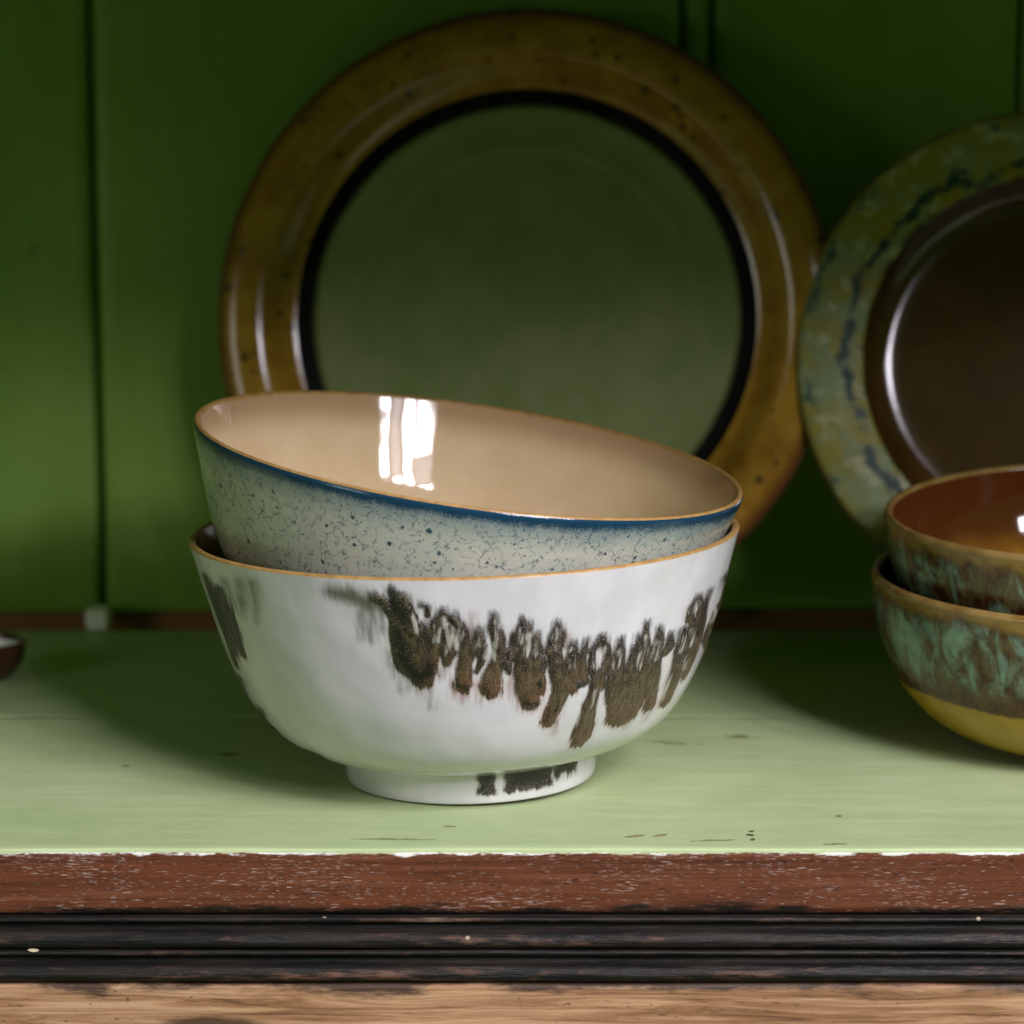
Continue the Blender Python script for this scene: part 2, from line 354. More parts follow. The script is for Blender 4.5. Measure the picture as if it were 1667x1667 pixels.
# ------------------------------------------------------------------ lower bowl with dripping glaze
DRIP = "-1797,309,98,105 -1775,617,259,280 -1766,1131,372,405 -1766,1817,406,444 -1762,2366,407,447 -1722,2812,323,365;-1705,1406,192,212 -1700,2194,305,339 -1705,2812,241,274;-1859,514,116,122 -1828,617,99,105 -1810,960,115,123;-1700,720,29,32 -1683,754,29,32 -1683,994,32,35;-1626,994,142,159 -1648,1303,190,212 -1665,1817,191,214 -1678,2366,160,179;-1604,1063,126,141 -1573,1406,142,159 -1555,1852,126,143 -1560,2366,133,151 -1564,2743,174,201 -1569,3086,223,258;-1621,1474,253,284 -1621,2023,253,285 -1626,2400,95,108;-1507,1577,110,124 -1511,1989,174,196 -1533,2057,126,143 -1551,2332,127,143;-1454,1063,51,56 -1454,1406,142,159 -1441,1749,159,178 -1432,2160,134,150 -1446,2606,153,174 -1463,2949,223,257 -1463,3292,240,278;-1503,2023,142,160 -1498,2366,57,65 -1516,2743,22,26;-1353,1269,65,71 -1344,1509,194,213 -1353,1783,259,285 -1362,2092,259,285 -1344,2469,228,251 -1336,2812,261,292 -1323,3326,296,333 -1305,3772,249,289;-1309,1817,131,142 -1296,2126,132,142 -1292,2503,165,180 -1292,2983,199,219 -1279,3429,200,223;-1393,2194,128,143 -1402,2537,96,108 -1397,2812,29,33;-1424,2537,134,151 -1393,2332,129,143;-1226,1474,74,78 -1221,1852,220,231 -1230,2366,220,232 -1195,2743,327,344 -1177,3326,278,294 -1191,3806,215,238 -1204,4252,200,230 -1213,4526,165,196;-1270,2503,133,144 -1279,3052,83,91;-1156,2194,122,124 -1151,2606,204,208 -1142,3086,212,218 -1138,3497,160,167;-1138,3394,142,147 -1085,3360,132,132;-1098,2092,51,49 -1103,2400,79,78 -1103,2846,101,101 -1090,3292,146,146;-1037,2057,105,99 -1072,2434,110,107 -1068,2846,111,108 -1032,3257,144,138 -1028,3634,144,141 -1037,4114,181,184 -1032,4629,209,221 -1028,5212,267,296 -1024,5452,261,298;-1028,2160,106,99 -997,2572,93,85 -997,3017,136,126 -1019,3326,172,164 -1019,3669,145,142;-949,2263,112,99 -945,2640,194,171 -945,3017,242,216 -936,3566,318,286 -892,4217,373,333 -848,4766,389,345;-852,2263,140,112 -844,2537,275,219 -844,2983,292,236 -852,3497,395,327 -835,4080,469,392 -800,4834,408,344;-830,1852,49,39 -822,2263,127,98 -795,2812,131,100 -791,3394,225,173 -778,3977,275,215 -760,4594,271,213;-756,2126,68,49 -738,2537,224,159 -747,2949,286,206 -738,3463,338,244 -707,4080,299,213 -655,4766,210,143;-672,2400,49,32 -659,2812,210,134 -681,2949,150,99;-580,2400,163,91 -549,2983,380,205 -540,3497,331,178 -540,3943,330,180 -527,4423,336,182 -514,4834,260,140;-527,2229,247,126 -466,2949,382,176 -426,3566,378,163 -426,3977,228,100 -422,4183,82,36;-523,1474,84,42 -470,1852,108,49 -483,2194,179,84;-536,1474,82,42 -562,1714,104,56 -553,2092,170,91;-422,1440,77,31 -439,1817,148,63 -430,2332,249,105 -413,2846,299,123 -408,3394,222,92;-233,1269,169,42 -70,2023,380,77 -202,2332,525,126 -241,2674,468,126 -281,3086,302,91 -52,3977,229,49;-2760,754,274,89 -2716,1371,672,249 -2707,2092,545,210 -2720,2846,290,111 -2764,3463,101,35;-2636,960,249,109 -2623,1611,305,139 -2606,2263,209,100 -2614,2914,106,50;-2790,3909,121,41 -3045,5417,308,70 -2773,5623,334,125 -2830,6617,367,123 -2491,6446,184,128 -2522,7406,139,94 -2377,7817,58,52;-2716,4869,100,42 -2852,5692,297,93;-3023,6720,209,50 -2663,6926,175,88"
SMUDGE = "-2026,411,235,224 -1938,514,298,300 -1881,720,338,352;-1916,720,147,151 -1925,1749,99,102;-1872,686,193,201 -1898,1783,88,92;-1841,686,190,201 -1845,1406,96,101;-2452,480,211,128 -2474,1063,302,179 -2509,1577,106,60;-2382,446,221,148 -2386,960,163,109 -2412,1611,54,35;-2566,651,295,148 -2549,1406,247,129;-1533,1063,31,35 -1529,1371,63,71;-1538,1714,95,107 -1520,1406,63,71;-1832,2194,66,71 -1841,2503,27,29;-1823,2503,66,72 -1828,2880,23,26;-1797,2846,46,51 -1810,3326,20,22;-1771,2914,131,146 -1780,3223,46,52;-1736,3017,162,183 -1740,3292,39,44;-1705,3017,64,73 -1696,3840,19,23;-1630,2400,95,108 -1639,2880,26,29;-1599,3086,127,147 -1608,3532,26,30;-1569,3292,95,111 -1573,3634,26,31;-1498,3223,96,111 -1503,3703,26,31;-1384,3154,71,81 -1388,3600,32,38;-1349,3669,85,99 -1336,4114,33,40;-1226,4389,89,105 -1230,4697,48,59;-1204,4492,104,122 -1177,5040,28,35;-655,4766,221,151 -624,5280,80,53;-874,4800,301,277 -830,5177,135,119;-791,4937,281,236 -769,5315,96,79;-1059,5452,113,133 -1046,5726,38,48;-1182,1886,103,106 -1164,2194,70,71"
EYE = "-1613,1269,38,42 -1608,1680,44,50 -1621,2126,32,36;-1639,1406,28,32 -1652,1749,29,32;-1507,1714,32,36 -1511,1920,32,36;-1454,1440,32,35 -1446,1749,38,43;-1349,1577,32,35 -1358,1920,39,43;-1301,2023,30,32 -1296,2297,30,32;-1226,2160,41,43 -1230,2434,34,36;-1151,2434,35,36 -1151,2777,35,36;-945,2572,48,43 -945,3017,57,50;-817,2297,36,28 -800,2743,37,28;-747,2537,49,35 -747,3052,59,43;-575,2640,63,35 -562,3017,77,42;-505,2503,64,32 -479,2914,75,35;-272,2263,110,31 -285,2572,105,32;-1024,3703,27,26 -1032,4217,30,31;-1736,1063,71,77 -1718,1406,83,92;-1591,1371,50,57 -1577,1680,76,85 -1586,2023,63,71;-1626,1131,32,35 -1630,1371,32,35;-1656,1131,25,28 -1661,1337,25,28;-1454,1954,76,85 -1463,2297,95,107;-1446,1269,38,42 -1437,1406,44,50;-1327,1749,65,71 -1327,2229,118,128;-1591,2400,32,36 -1604,2640,25,29;-1032,2503,113,107 -1037,2914,113,108;-835,2777,89,71 -826,3154,72,57;-646,3257,180,114 -606,4046,190,116 -580,4663,123,74;-531,1646,82,42 -540,1886,81,42;-505,3394,85,43 -474,3772,89,43;-1186,2366,41,43 -1164,2297,35,36;-1081,2846,29,29 -1090,2572,22,21;-1226,1646,61,64 -1226,1886,61,64"
BLOB = "-1793,274,114,122 -1788,789,195,210 -1766,1063,162,176;-1784,2263,164,178 -1736,2880,195,219 -1687,2709,128,145;-1582,3120,89,103 -1555,3257,70,82;-1485,3223,70,81 -1481,3463,51,60;-1323,3840,66,78 -1283,3943,53,63;-1279,3257,67,74 -1261,3429,54,60;-1344,2469,52,57 -1336,2777,46,51;-1797,1543,131,142 -1780,1989,131,142;-1621,1303,44,50 -1621,1886,44,50;-1195,3874,35,39 -1199,4183,48,55;-1173,2777,69,72 -1160,2983,35,36;-1037,2126,83,78 -1002,2537,62,57;-848,2263,106,84 -826,2434,90,70;-865,3600,78,66 -865,3634,78,66;-795,4834,65,55 -791,4800,47,39;-501,4594,84,44 -492,4629,85,44;-1076,2503,51,50 -1076,2777,51,50;-1142,2297,63,64 -1142,2640,49,50;-435,1852,66,28 -430,2709,115,49;-2711,1200,267,99 -2694,2126,201,80;-1687,2537,128,144 -1714,2812,129,146"

def parse(t): return [np.array([[float(q) for q in p.split(',')] for p in st.split(' ')]) * [1e-3, 1e-5, 1e-5, 1e-5] for st in t.split(';')]
def stroke_field(T, Sv, Rl, strokes, shift=0.0, flip=False):
    """signed depth (m) inside the union of brush strokes, on the unrolled bowl wall"""
    out = np.full(T.shape, -.004, np.float32); along = np.full(T.shape, .5, np.float32)
    for st in strokes:
        if flip: st = st * [-1, 1, 1, 1] + [-math.pi, 0, 0, 0]
        th = st[:, 0] + shift
        segs = range(len(st) - 1)
        cum = np.r_[0, np.cumsum(np.hypot(np.diff(st[:, 0]) * .07, np.diff(st[:, 1])))]; cum = cum / max(cum[-1], .012)
        for k in segs:
            a, b = st[k], st[k + 1]; ta, tb = th[k], th[k + 1]
            pad = (max(a[2], b[2]) + .004) / .045
            tm = (ta + tb) / 2; half = abs(tb - ta) / 2 + pad
            dT = (T[:, 0] - tm + math.pi) % (2 * math.pi) - math.pi
            iu = np.where(np.abs(dT) < half)[0]
            if not len(iu): continue
            smin, smax = min(a[1], b[1]) - max(a[3], b[3]) - .004, max(a[1], b[1]) + max(a[3], b[3]) + .004
            jv = np.where((Sv > smin) & (Sv < smax))[0]
            if not len(jv): continue
            r_ = Rl[jv][None]
            x = (dT[iu][:, None]) * r_ ; y = Sv[jv][None] - 0 * x
            ax, bx = (ta - tm) * r_, (tb - tm) * r_
            rum = (a[2] + b[2]) / 2; rvm = (a[3] + b[3]) / 2
            X, AX, BX = x / rum, ax / rum, bx / rum; Y, AY, BY = y / rvm, a[1] / rvm, b[1] / rvm
            dx, dy = BX - AX, BY - AY; L = dx * dx + dy * dy + 1e-9
            t = np.clip(((X - AX) * dx + (Y - AY) * dy) / L, 0, 1)
            d = np.hypot(X - AX - t * dx, Y - AY - t * dy)
            rr = ((1 - t) * a[3] + t * b[3]) / rvm
            g = (rr - d) * min(rum, rvm)
            ix = np.ix_(iu, jv); o_ = out[ix]; w = g > o_
            fr_ = (cum[k] + t * (cum[k + 1] - cum[k])); al_ = along[ix]; al_[w] = fr_[w]; along[ix] = al_
            out[ix] = np.maximum(o_, g)
    return out, along

def mat_drip():
    M = Mat('white glaze with brown drips')
    us = M.attr('us', 1); g = M.attr('drip'); al = M.attr('along'); tone = M.attr('tone')
    sm = M.attr('smudge'); ey = M.attr('eye'); bl = M.attr('blob')
    st = M.noise(M.vec(us, (820, 150, 1)), 1, 3, .5, dim='2D')                # runs downwards
    fine = M.noise(us, 2300, 3, .65, dim='2D')
    med = M.noise(M.vec(us, (620, 300, 1)), 1, 4, .6, dim='2D')
    stz = M.m2('SUBTRACT', st, .5); fz = M.m2('SUBTRACT', fine, .5); mz = M.m2('SUBTRACT', med, .5)
    soft = M.step(al, .30, .0)                                          # heads of the runs bleed upwards
    foot_ = M.step(al, .70, 1.0)
    amp = M.m2('ADD', .0013, M.m2('ADD', M.m2('MULTIPLY', soft, .0008), M.m2('MULTIPLY', foot_, .0022)))
    e = M.m2('ADD', M.m2('ADD', g, M.m2('MULTIPLY', stz, amp)), M.m2('MULTIPLY', fz, .0008))
    mask = M.step(e, M.m2('ADD', -.00030, M.m2('MULTIPLY', soft, -.0007)), M.m2('ADD', .00050, M.m2('MULTIPLY', soft, .0007)))
    halo = M.step(M.m2('ADD', g, M.m2('MULTIPLY', stz, .0044)), -.0018, .0008)
    cl = M.noise(M.vec(us, (60, 28, 1)), 1, 3, .6, dim='2D')
    white = M.mix(M.step(cl, .3, .7), (.53, .53, .53), (.60, .585, .60))
    white = M.mix(M.m2('MULTIPLY', M.step(fine, .55, .75), .10), white, (.42, .40, .43))
    white = M.mix(M.m2('MULTIPLY', halo, .60), white, M.mix(foot_, M.mix(soft, (.38, .33, .29), (.36, .39, .39)), (.38, .22, .165)))
    sme = M.m2('ADD', sm, M.m2('MULTIPLY', stz, .0032))
    white = M.mix(M.m2('MULTIPLY', M.step(sme, -.0020, .0032), .88), white, M.mix(M.step(tone, .2, .8), (.060, .060, .022), (.22, .115, .075)))
    # the runs themselves: blackish purple heads, olive bellies, ruddy feet
    c = M.ramp(M.m2('ADD', al, M.m2('MULTIPLY', mz, .55)), [(.08, (.014, .009, .009)), (.30, (.028, .018, .015)), (.55, (.052, .034, .016)), (.80, (.088, .057, .025)), (1.0, (.100, .040, .019))])
    c = M.mix(M.m2('MULTIPLY', M.step(med, .44, .62), .45), c, (.135, .105, .062))
    rim_ = M.m2('MULTIPLY', M.step(e, .0016, .0002), M.step(al, 1.0, .5))
    c = M.mix(M.m2('MULTIPLY', rim_, .80), c, (.026, .015, .013))
    c = M.mix(M.m2('MULTIPLY', M.step(st, .52, .66), .62), c, (.034, .023, .017))
    c = M.mix(M.m2('SUBTRACT', 1.0, M.step(tone, -.2, .8)), c, M.mix(M.step(med, .4, .66), (.012, .010, .006), (.062, .052, .018)))
    c = M.mix(M.m2('MULTIPLY', M.step(fine, .58, .66), .80), c, (.014, .010, .008))
    c = M.mix(M.m2('MULTIPLY', M.step(fine, .40, .30), M.m2('ADD', .35, M.m2('MULTIPLY', M.step(al, .5, .1), .45))), c, (.42, .36, .34))
    ble = M.m2('ADD', M.m2('ADD', bl, M.m2('MULTIPLY', mz, .0048)), M.m2('MULTIPLY', fz, .0045))
    c = M.mix(M.m2('MULTIPLY', M.step(ble, -.0004, .0008), .95), c, (.009, .007, .005))
    eye = M.m2('ADD', M.m2('ADD', ey, M.m2('MULTIPLY', stz, .0060)), M.m2('MULTIPLY', fz, .0022))
    c = M.mix(M.m2('MULTIPLY', M.step(eye, -.0006, .0012), .78), c, (.43, .43, .36))
    color = M.mix(mask, white, c)
    h = M.m2('ADD', M.m2('MULTIPLY', mask, M.m2('ADD', M.m2('MULTIPLY', fine, .9), M.m2('MULTIPLY', st, .6))), M.m2('MULTIPLY', cl, .5))
    nrm = M.bump(h, .0005, .6)
    nrm = M.bump(M.noise(M.obj(), 55, 1, .5), .004, .20, nrm)
    rough = M.m2('ADD', .09, M.m2('MULTIPLY', mask, .12))
    return M.done(color, rough, nrm, .5)
def mat_plain_glaze(name, a, b, rough=.12, sc=80, bump=.1, spec=.5):
    M = Mat(name); p = M.obj(); n = M.noise(p, sc, 4, .6)
    return M.done(M.mix(M.step(n, .3, .7), a, b), rough, M.bump(n, .0006, bump), spec)
RIMGOLD = mat_plain_glaze('ochre bare rim', (.30, .165, .050), (.42, .25, .085), .38, 300, .3)
INNER_GOLD = mat_plain_glaze('ochre interior', (.20, .11, .035), (.27, .16, .055), .15)
DRIP_MAT = mat_drip()

B_OUT = [(.0805, .0733), (.0783, .0655), (.0756, .0560), (.0727, .0460), (.0692, .0360), (.0645, .0265), (.0585, .0185), (.0495, .0125), (.0385, .0090)]
bowl = empty('drip_glazed_bowl', (.0007, 0, .0008)); bowl.rotation_euler = (0, rad(-1.36), 0)
tag(bowl, 'white bowl with dark brown dripping glaze carrying a tilted bowl', 'bowl')
NS, NV = 1300, 250
pr, sv = spline(B_OUT, NV)
th = np.linspace(math.pi / 2, math.pi * 2.5, NS, endpoint=False)
T = np.repeat(th[:, None], NV, 1)
fields = {}
for nm, txt in (('drip', DRIP), ('smudge', SMUDGE), ('eye', EYE), ('blob', BLOB)):
    s_ = parse(txt)
    f0, a0 = stroke_field(T, sv, pr[:, 0], s_); f1, a1 = stroke_field(T, sv, pr[:, 0], s_, math.pi)
    fields[nm] = np.maximum(f0, f1) + {'drip': .0007, 'smudge': .0003, 'eye': 0, 'blob': .0002}[nm]
    if nm == 'drip':
        al = np.where(f0 > f1, a0, a1)
        for _ in range(3): al = (np.roll(al, 1, 0) + np.roll(al, -1, 0) + al) / 3
        fields['along'] = al
thp = (T + math.pi / 2 + math.pi) % math.pi                     # angle from the front, repeated behind
thp = np.where(thp > math.pi / 2, thp - math.pi, thp)
fields['tone'] = np.clip((thp + .22) / .30, 0, 1)               # the left-hand runs are nearly black
g = fields['drip']; lift = np.clip(g / .0022, 0, 1); lift = lift * lift * (3 - 2 * lift) * .0006
lift *= np.clip(sv / .004, 0, 1)[None]
wob = .00022 * (np.sin(2 * th + .5) + np.sin(3 * th + 1.2))[:, None] * np.clip((sv[None]) / .02, 0, 1) * np.clip((sv[-1] - sv[None]) / .01, 0, 1)
nx = np.gradient(pr[:, 1], sv) * -1; nz_ = np.gradient(pr[:, 0], sv)
Rr = pr[None, :, 0] + (lift + wob) * nx[None]; Zz = pr[None, :, 1] + (lift + wob) * nz_[None]
V = np.stack([Rr * np.cos(T), Rr * np.sin(T), Zz], -1)
body = grid_obj('body', V, DRIP_MAT, bowl, True, True)
def add_attrs(o, d, us):
    me = o.data
    for k, v in d.items():
        a = me.attributes.new(k, 'FLOAT', 'POINT'); a.data.foreach_set('value', v.reshape(-1).astype(np.float32))
    a = me.attributes.new('us', 'FLOAT_VECTOR', 'POINT'); a.data.foreach_set('vector', us.reshape(-1).astype(np.float32))
add_attrs(body, fields, np.stack([T * .07, np.repeat(sv[None], NS, 0), 0 * T], -1))
# foot ring, same glaze, with two dark runs on it
fp = np.array([(.0384, .0091), (.0378, .0075), (.0374, .0050), (.0371, .0020), (.0366, .0004), (.0356, .0), (.0335, .0), (.0325, .0012), (.0322, .0070), (.0, .0075)])
fp, fs = spline(fp[:6], 40)
tf = np.linspace(-math.pi, math.pi, 400, endpoint=False); TF = np.repeat(tf[:, None], 40, 1)
fr = []
for (a0, a1, s0, s1) in [(-86, -78, .0005, .0062), (-74, -50, .0005, .0060), (-50, -34, .0003, .0040), (120, 150, .0005, .006)]:
    ca = rad((a0 + a1) / 2); fr.append(np.minimum(rad(a1 - a0) / 2 * .037 - np.abs(TF - ca) * .037, s1 - fs[None] - .0007 * fnoise(TF * .037, 5, 4, 900)) - .0004 * fnoise(fs[None] + 0 * TF, 9, 3, 900))
fd = np.clip(np.max(fr, 0), -.004, .004)
VF = np.stack([fp[None, :, 0] * np.cos(TF), fp[None, :, 0] * np.sin(TF), np.repeat(fp[None, :, 1], 400, 0)], -1)
foot = grid_obj('foot', VF, DRIP_MAT, bowl, True, True)
neg = np.full(TF.shape, -.004)
add_attrs(foot, {'drip': fd, 'smudge': neg, 'eye': neg, 'blob': fd - .0012, 'along': .2 + 0 * fd, 'tone': .6 + 0 * fd}, np.stack([TF * .037, np.repeat(fs[None], 400, 0), 0 * TF], -1))
lathe('underside', [(.0356, .0), (.0335, .0), (.0325, .0012), (.0322, .0070), (.0, .0072)], 96, RIMGOLD, bowl)
B_IN = [(0, .0115), (.03, .0122), (.0460, .0150), (.0550, .0205), (.0612, .0277), (.0661, .0365), (.0698, .0460), (.0729, .0560), (.0757, .0655), (.0783, .0733)]
lathe('interior', B_IN, 220, INNER_GOLD, bowl, 90)
lathe('rim', [(.0783, .0732), (.0785, .0737), (.0790, .0740), (.0797, .0740), (.0802, .0738), (.0805, .0733)], 300, RIMGOLD, bowl, 14)

# ------------------------------------------------------------------ upper bowl: crackled, speckled, blue under the rim
def mat_crackle():
    M = Mat('crackled speckled glaze'); p = M.obj(); Z = M.xyz(p)[2]
    us = M.attr('us', 1)
    w = M.noise(us, 330, 3, .6, out=1, dim='2D')
    q = M.vm('ADD', us, M.vm('MULTIPLY', M.vm('SUBTRACT', w, (.5, .5, .5)), (.0045, .0045, 0)))
    q2 = M.vm('ADD', us, M.vm('MULTIPLY', M.vm('SUBTRACT', M.noise(us, 900, 1, .5, out=1, dim='2D'), (.5, .5, .5)), (.0009, .0009, 0)))
    cl = M.noise(us, 45, 3, .6, dim='2D'); fine = M.noise(us, 2600, 2, .6, dim='2D'); md = M.noise(us, 420, 3, .6, dim='2D')
    base = M.mix(M.step(cl, .3, .7), (.385, .405, .345), (.455, .450, .375))
    base = M.mix(M.m2('MULTIPLY', M.step(fine, .50, .68), .42), base, (.235, .285, .265))
    def net(sc, wd, a, b, seed):
        d = M.voro(M.vec(q, loc=(seed, 0, 0)), sc, 'DISTANCE_TO_EDGE', dim='2D')
        k = M.noise(M.vec(us, loc=(0, seed, 0)), 230, 2, .6, dim='2D')
        return M.m2('MULTIPLY', M.step(d, wd, wd * .2), M.step(k, a, b))
    cr = M.m2('MAXIMUM', net(190, .042, .42, .56, 1.3), net(330, .060, .48, .60, 4.7))
    base = M.mix(M.m2('MULTIPLY', cr, .85), base, (.060, .090, .105))
    def spots(sc, r0, keep, seed):
        v = M.vec(q2, loc=(seed, seed, 0)); d = M.voro(v, sc, dim='2D'); cid = M.voro(v, sc, out=1, dim='2D')
        r = M.n('ShaderNodeTexWhiteNoise', {'Vector': cid}, 0, noise_dimensions='3D')
        rr = M.m2('MULTIPLY', M.m2('SUBTRACT', r, keep), r0 / (1 - keep))
        return M.step(M.m2('SUBTRACT', d, rr), .035, -.035)
    sp = M.m2('MAXIMUM', M.m2('MAXIMUM', spots(120, .115, .50, 2.1), spots(250, .15, .66, 5.5)), spots(620, .17, .76, 8.8))
    base = M.mix(M.m2('MULTIPLY', sp, .95), base, (.008, .040, .060))
    # cobalt band below the rim, breaking up downwards
    t = M.m2('ADD', Z, M.m2('ADD', M.m2('MULTIPLY', M.m2('SUBTRACT', md, .5), .0016), M.m2('MULTIPLY', M.m2('SUBTRACT', fine, .5), .0052)))
    t = M.m2('ADD', t, M.m2('MULTIPLY', M.m2('SUBTRACT', M.noise(us, 60, 2, dim='2D'), .5), .002))
    base = M.mix(M.m2('MULTIPLY', M.step(t, -.0100, -.0018), .60), base, (.060, .125, .155))
    base = M.mix(M.step(t, -.0037, -.0014), base, (.007, .036, .072))
    nr = M.bump(M.noise(p, 40, 1), .003, .15)
    return M.done(base, .11, M.bump(md, .0003, .2, nr), .5)
def mat_cream_inside():
    M = Mat('cream interior glaze'); p = M.obj(); X, Y, Z = M.xyz(p)
    n = M.noise(p, 50, 4, .6); f = M.noise(p, 1500, 2, .5)
    c = M.mix(M.step(n, .3, .7), (.66, .49, .295), (.72, .55, .345))
    c = M.mix(M.m2('MULTIPLY', M.step(f, .5, .7), .15), c, (.42, .29, .16))
    t = M.m2('ADD', Z, M.m2('MULTIPLY', M.m2('SUBTRACT', n, .5), .006))
    c = M.mix(M.m2('MULTIPLY', M.step(t, -.012, -.001), .7), c, (.30, .165, .080))
    return M.done(c, .06, M.bump(M.noise(p, 35, 2), .003, .10), .5)
CRACK, CREAMIN = mat_crackle(), mat_cream_inside()
a_, b_ = .0486, .1407
nn = Vector((math.sin(b_), -math.sin(a_) * math.cos(b_), math.cos(a_) * math.cos(b_))).normalized()
uu = (Vector((1, 0, 0)) - nn * nn.x).normalized(); vv = nn.cross(uu)
tb = empty('crackle_glazed_bowl', (.0005, 0, .0969))
tb.rotation_euler = Matrix((uu, vv, nn)).transposed().to_euler()
tag(tb, 'speckled crackle-glazed bowl with blue rim and cream inside, tilted inside white bowl', 'bowl')
tp = [(.0805, .0005), (.0808, -.0004), (.0779, -.010), (.0748, -.020), (.0712, -.030), (.0662, -.040), (.0590, -.050), (.0490, -.0575), (.0400, -.0615), (.0352, -.0650)]
lathe('body', tp, 360, CRACK, tb, 130)
lathe('foot', [(.0352, -.0650), (.0345, -.068), (.0340, -.075), (.0335, -.0785), (.0310, -.0788), (.0300, -.078), (.0295, -.070), (.0, -.069)], 120, CRACK, tb)
ti = [(0, -.0615), (.030, -.0600), (.0430, -.0555), (.0545, -.0470), (.0628, -.0375), (.0683, -.0280), (.0722, -.0185), (.0755, -.0090), (.0786, .0001)]
lathe('interior', ti, 300, CREAMIN, tb, 110)
lathe('rim', [(.0786, 0), (.0789, .0006), (.0795, .0010), (.0800, .0010), (.0803, .0008), (.0805, .0005)], 320, RIMGOLD, tb, 14)

# ------------------------------------------------------------------ large leaning plate
def mat_plate_rim():
    M = Mat('mustard brown speckled rim'); p = M.obj(); X, Y, Z = M.xyz(p)
    r = M.vm('LENGTH', M.vm('MULTIPLY', p, (1, 1, 0)), out=1)
    n = M.noise(p, 70, 5, .62); c = M.mix(M.step(n, .3, .7), (.215, .098, .010), (.330, .180, .020))
    c = M.mix(M.step(r, .1045, .1105), c, (.10, .038, .014))
    d = M.voro(M.vec(p, (1, 1, .2)), 190); cid = M.voro(M.vec(p, (1, 1, .2)), 190, out=1)
    rn = M.n('ShaderNodeTexWhiteNoise', {'Vector': cid}, 0, noise_dimensions='3D')
    c = M.mix(M.m2('MULTIPLY', M.step(M.m2('SUBTRACT', d, M.m2('MULTIPLY', M.m2('SUBTRACT', rn, .6), .7)), .12, -.05), .8), c, (.022, .016, .008))
    return M.done(c, .16, M.bump(n, .001, .15), .5)
PL_RIM = mat_plate_rim()
BLACKBAND = mat_plain_glaze('black ring glaze', (.003, .003, .003), (.005, .0045, .004), .6, spec=.08)
def mat_plate_well():
    M = Mat('grey green plate well'); p = M.obj()
    r = M.vm('LENGTH', M.vm('MULTIPLY', p, (1, 1, 0)), out=1)
    n = M.noise(p, 34, 6, .66)
    c = M.mix(M.step(n, .3, .7), (.150, .182, .070), (.212, .226, .108))
    rings = M.n('ShaderNodeMath', {0: M.m2('MULTIPLY', r, 900)}, operation='SINE')
    c = M.mix(M.step(M.m2('ADD', r, M.m2('MULTIPLY', M.m2('SUBTRACT', n, .5), .003)), .0745, .0778), c, (.035, .035, .012))
    return M.done(c, .13, M.bump(M.m2('ADD', n, M.m2('MULTIPLY', rings, .05)), .001, .12), .5)
PL_WELL = mat_plate_well()
def oriented(name, loc, a, b, spin=0):
    n_ = Vector((math.sin(b), -math.sin(a) * math.cos(b), math.cos(a) * math.cos(b))).normalized()
    u_ = (Vector((1, 0, 0)) - n_ * n_.x).normalized(); v_ = n_.cross(u_)
    e = empty(name, loc); e.rotation_euler = Matrix((u_, v_, n_)).transposed().to_euler(); return e
R1 = .1108
plate = oriented('large_plate', (.0182, .1950, .1178), rad(80), rad(-5))
tag(plate, 'large plate with mustard brown rim, black ring and grey-green centre, leaning on wall', 'plate')
k = R1
lathe('rim', [(.748 * k, .0050), (.765 * k, .0058), (.79 * k, .0080), (.82 * k, .0116), (.845 * k, .0140), (.88 * k, .0152), (.93 * k, .0152), (.965 * k, .0142), (.99 * k, .0126), (k, .0108), (.995 * k, .0095), (.975 * k, .0090)], 260, PL_RIM, plate, 60)
lathe('ring_band', [(.699 * k, .0029), (.715 * k, .0032), (.735 * k, .0040), (.748 * k, .0050)], 260, BLACKBAND, plate, 10)
lathe('well', [(0, .0016), (.30 * k, .0016), (.50 * k, .0017), (.545 * k, .0018), (.565 * k, .0022), (.59 * k, .0021), (.63 * k, .0022), (.699 * k, .0029)], 260, PL_WELL, plate, 60)
lathe('underside', [(.975 * k, .0090), (.85 * k, .0080), (.72 * k, -.0010), (.62 * k, -.0028), (.60 * k, -.0048), (.57 * k, -.0048), (.55 * k, -.0030), (0, -.0030)], 160, PL_RIM, plate)

# ------------------------------------------------------------------ smaller mottled plate
def mat_mottle_rim():
    M = Mat('mottled green yellow rim'); p = M.obj()
    r = M.vm('LENGTH', M.vm('MULTIPLY', p, (1, 1, 0)), out=1)
    w = M.noise(p, 45, 3, .6, out=1); q = M.vm('ADD', p, M.vm('MULTIPLY', w, (.012, .012, .012)))
    n1 = M.noise(q, 75, 5, .65); n2 = M.noise(M.vec(q, loc=(3, 1, 2)), 120, 5, .62); n3 = M.noise(M.vec(q, loc=(7, 5, 0)), 50, 4, .6)
    c = M.mix(M.step(n1, .40, .60), (.215, .180, .018), (.165, .205, .095))
    c = M.mix(M.m2('MULTIPLY', M.step(n2, .54, .64), .8), c, (.32, .33, .20))
    rr = M.m2('ADD', r, M.m2('MULTIPLY', M.m2('SUBTRACT', n3, .5), .022))
    st = M.m2('MULTIPLY', M.step(M.m2('ABSOLUTE', M.m2('SUBTRACT', rr, .0715)), .0028, .0006), M.step(n2, .38, .50))
    c = M.mix(M.m2('MULTIPLY', st, 1.0), c, (.006, .032, .030))
    st2 = M.m2('MULTIPLY', M.step(M.m2('ABSOLUTE', M.m2('SUBTRACT', rr, .0870)), .0020, .0004), M.step(n1, .46, .58))
    c = M.mix(M.m2('MULTIPLY', st2, .85), c, (.012, .050, .036))
    c = M.mix(M.step(rr, .0668, .0640), c, (.045, .022, .006))
    c = M.mix(M.step(r, .0872, .0893), c, (.12, .085, .015))
    return M.done(c, .42, M.bump(n2, .0016, .5), .2)
MOTRIM = mat_mottle_rim()
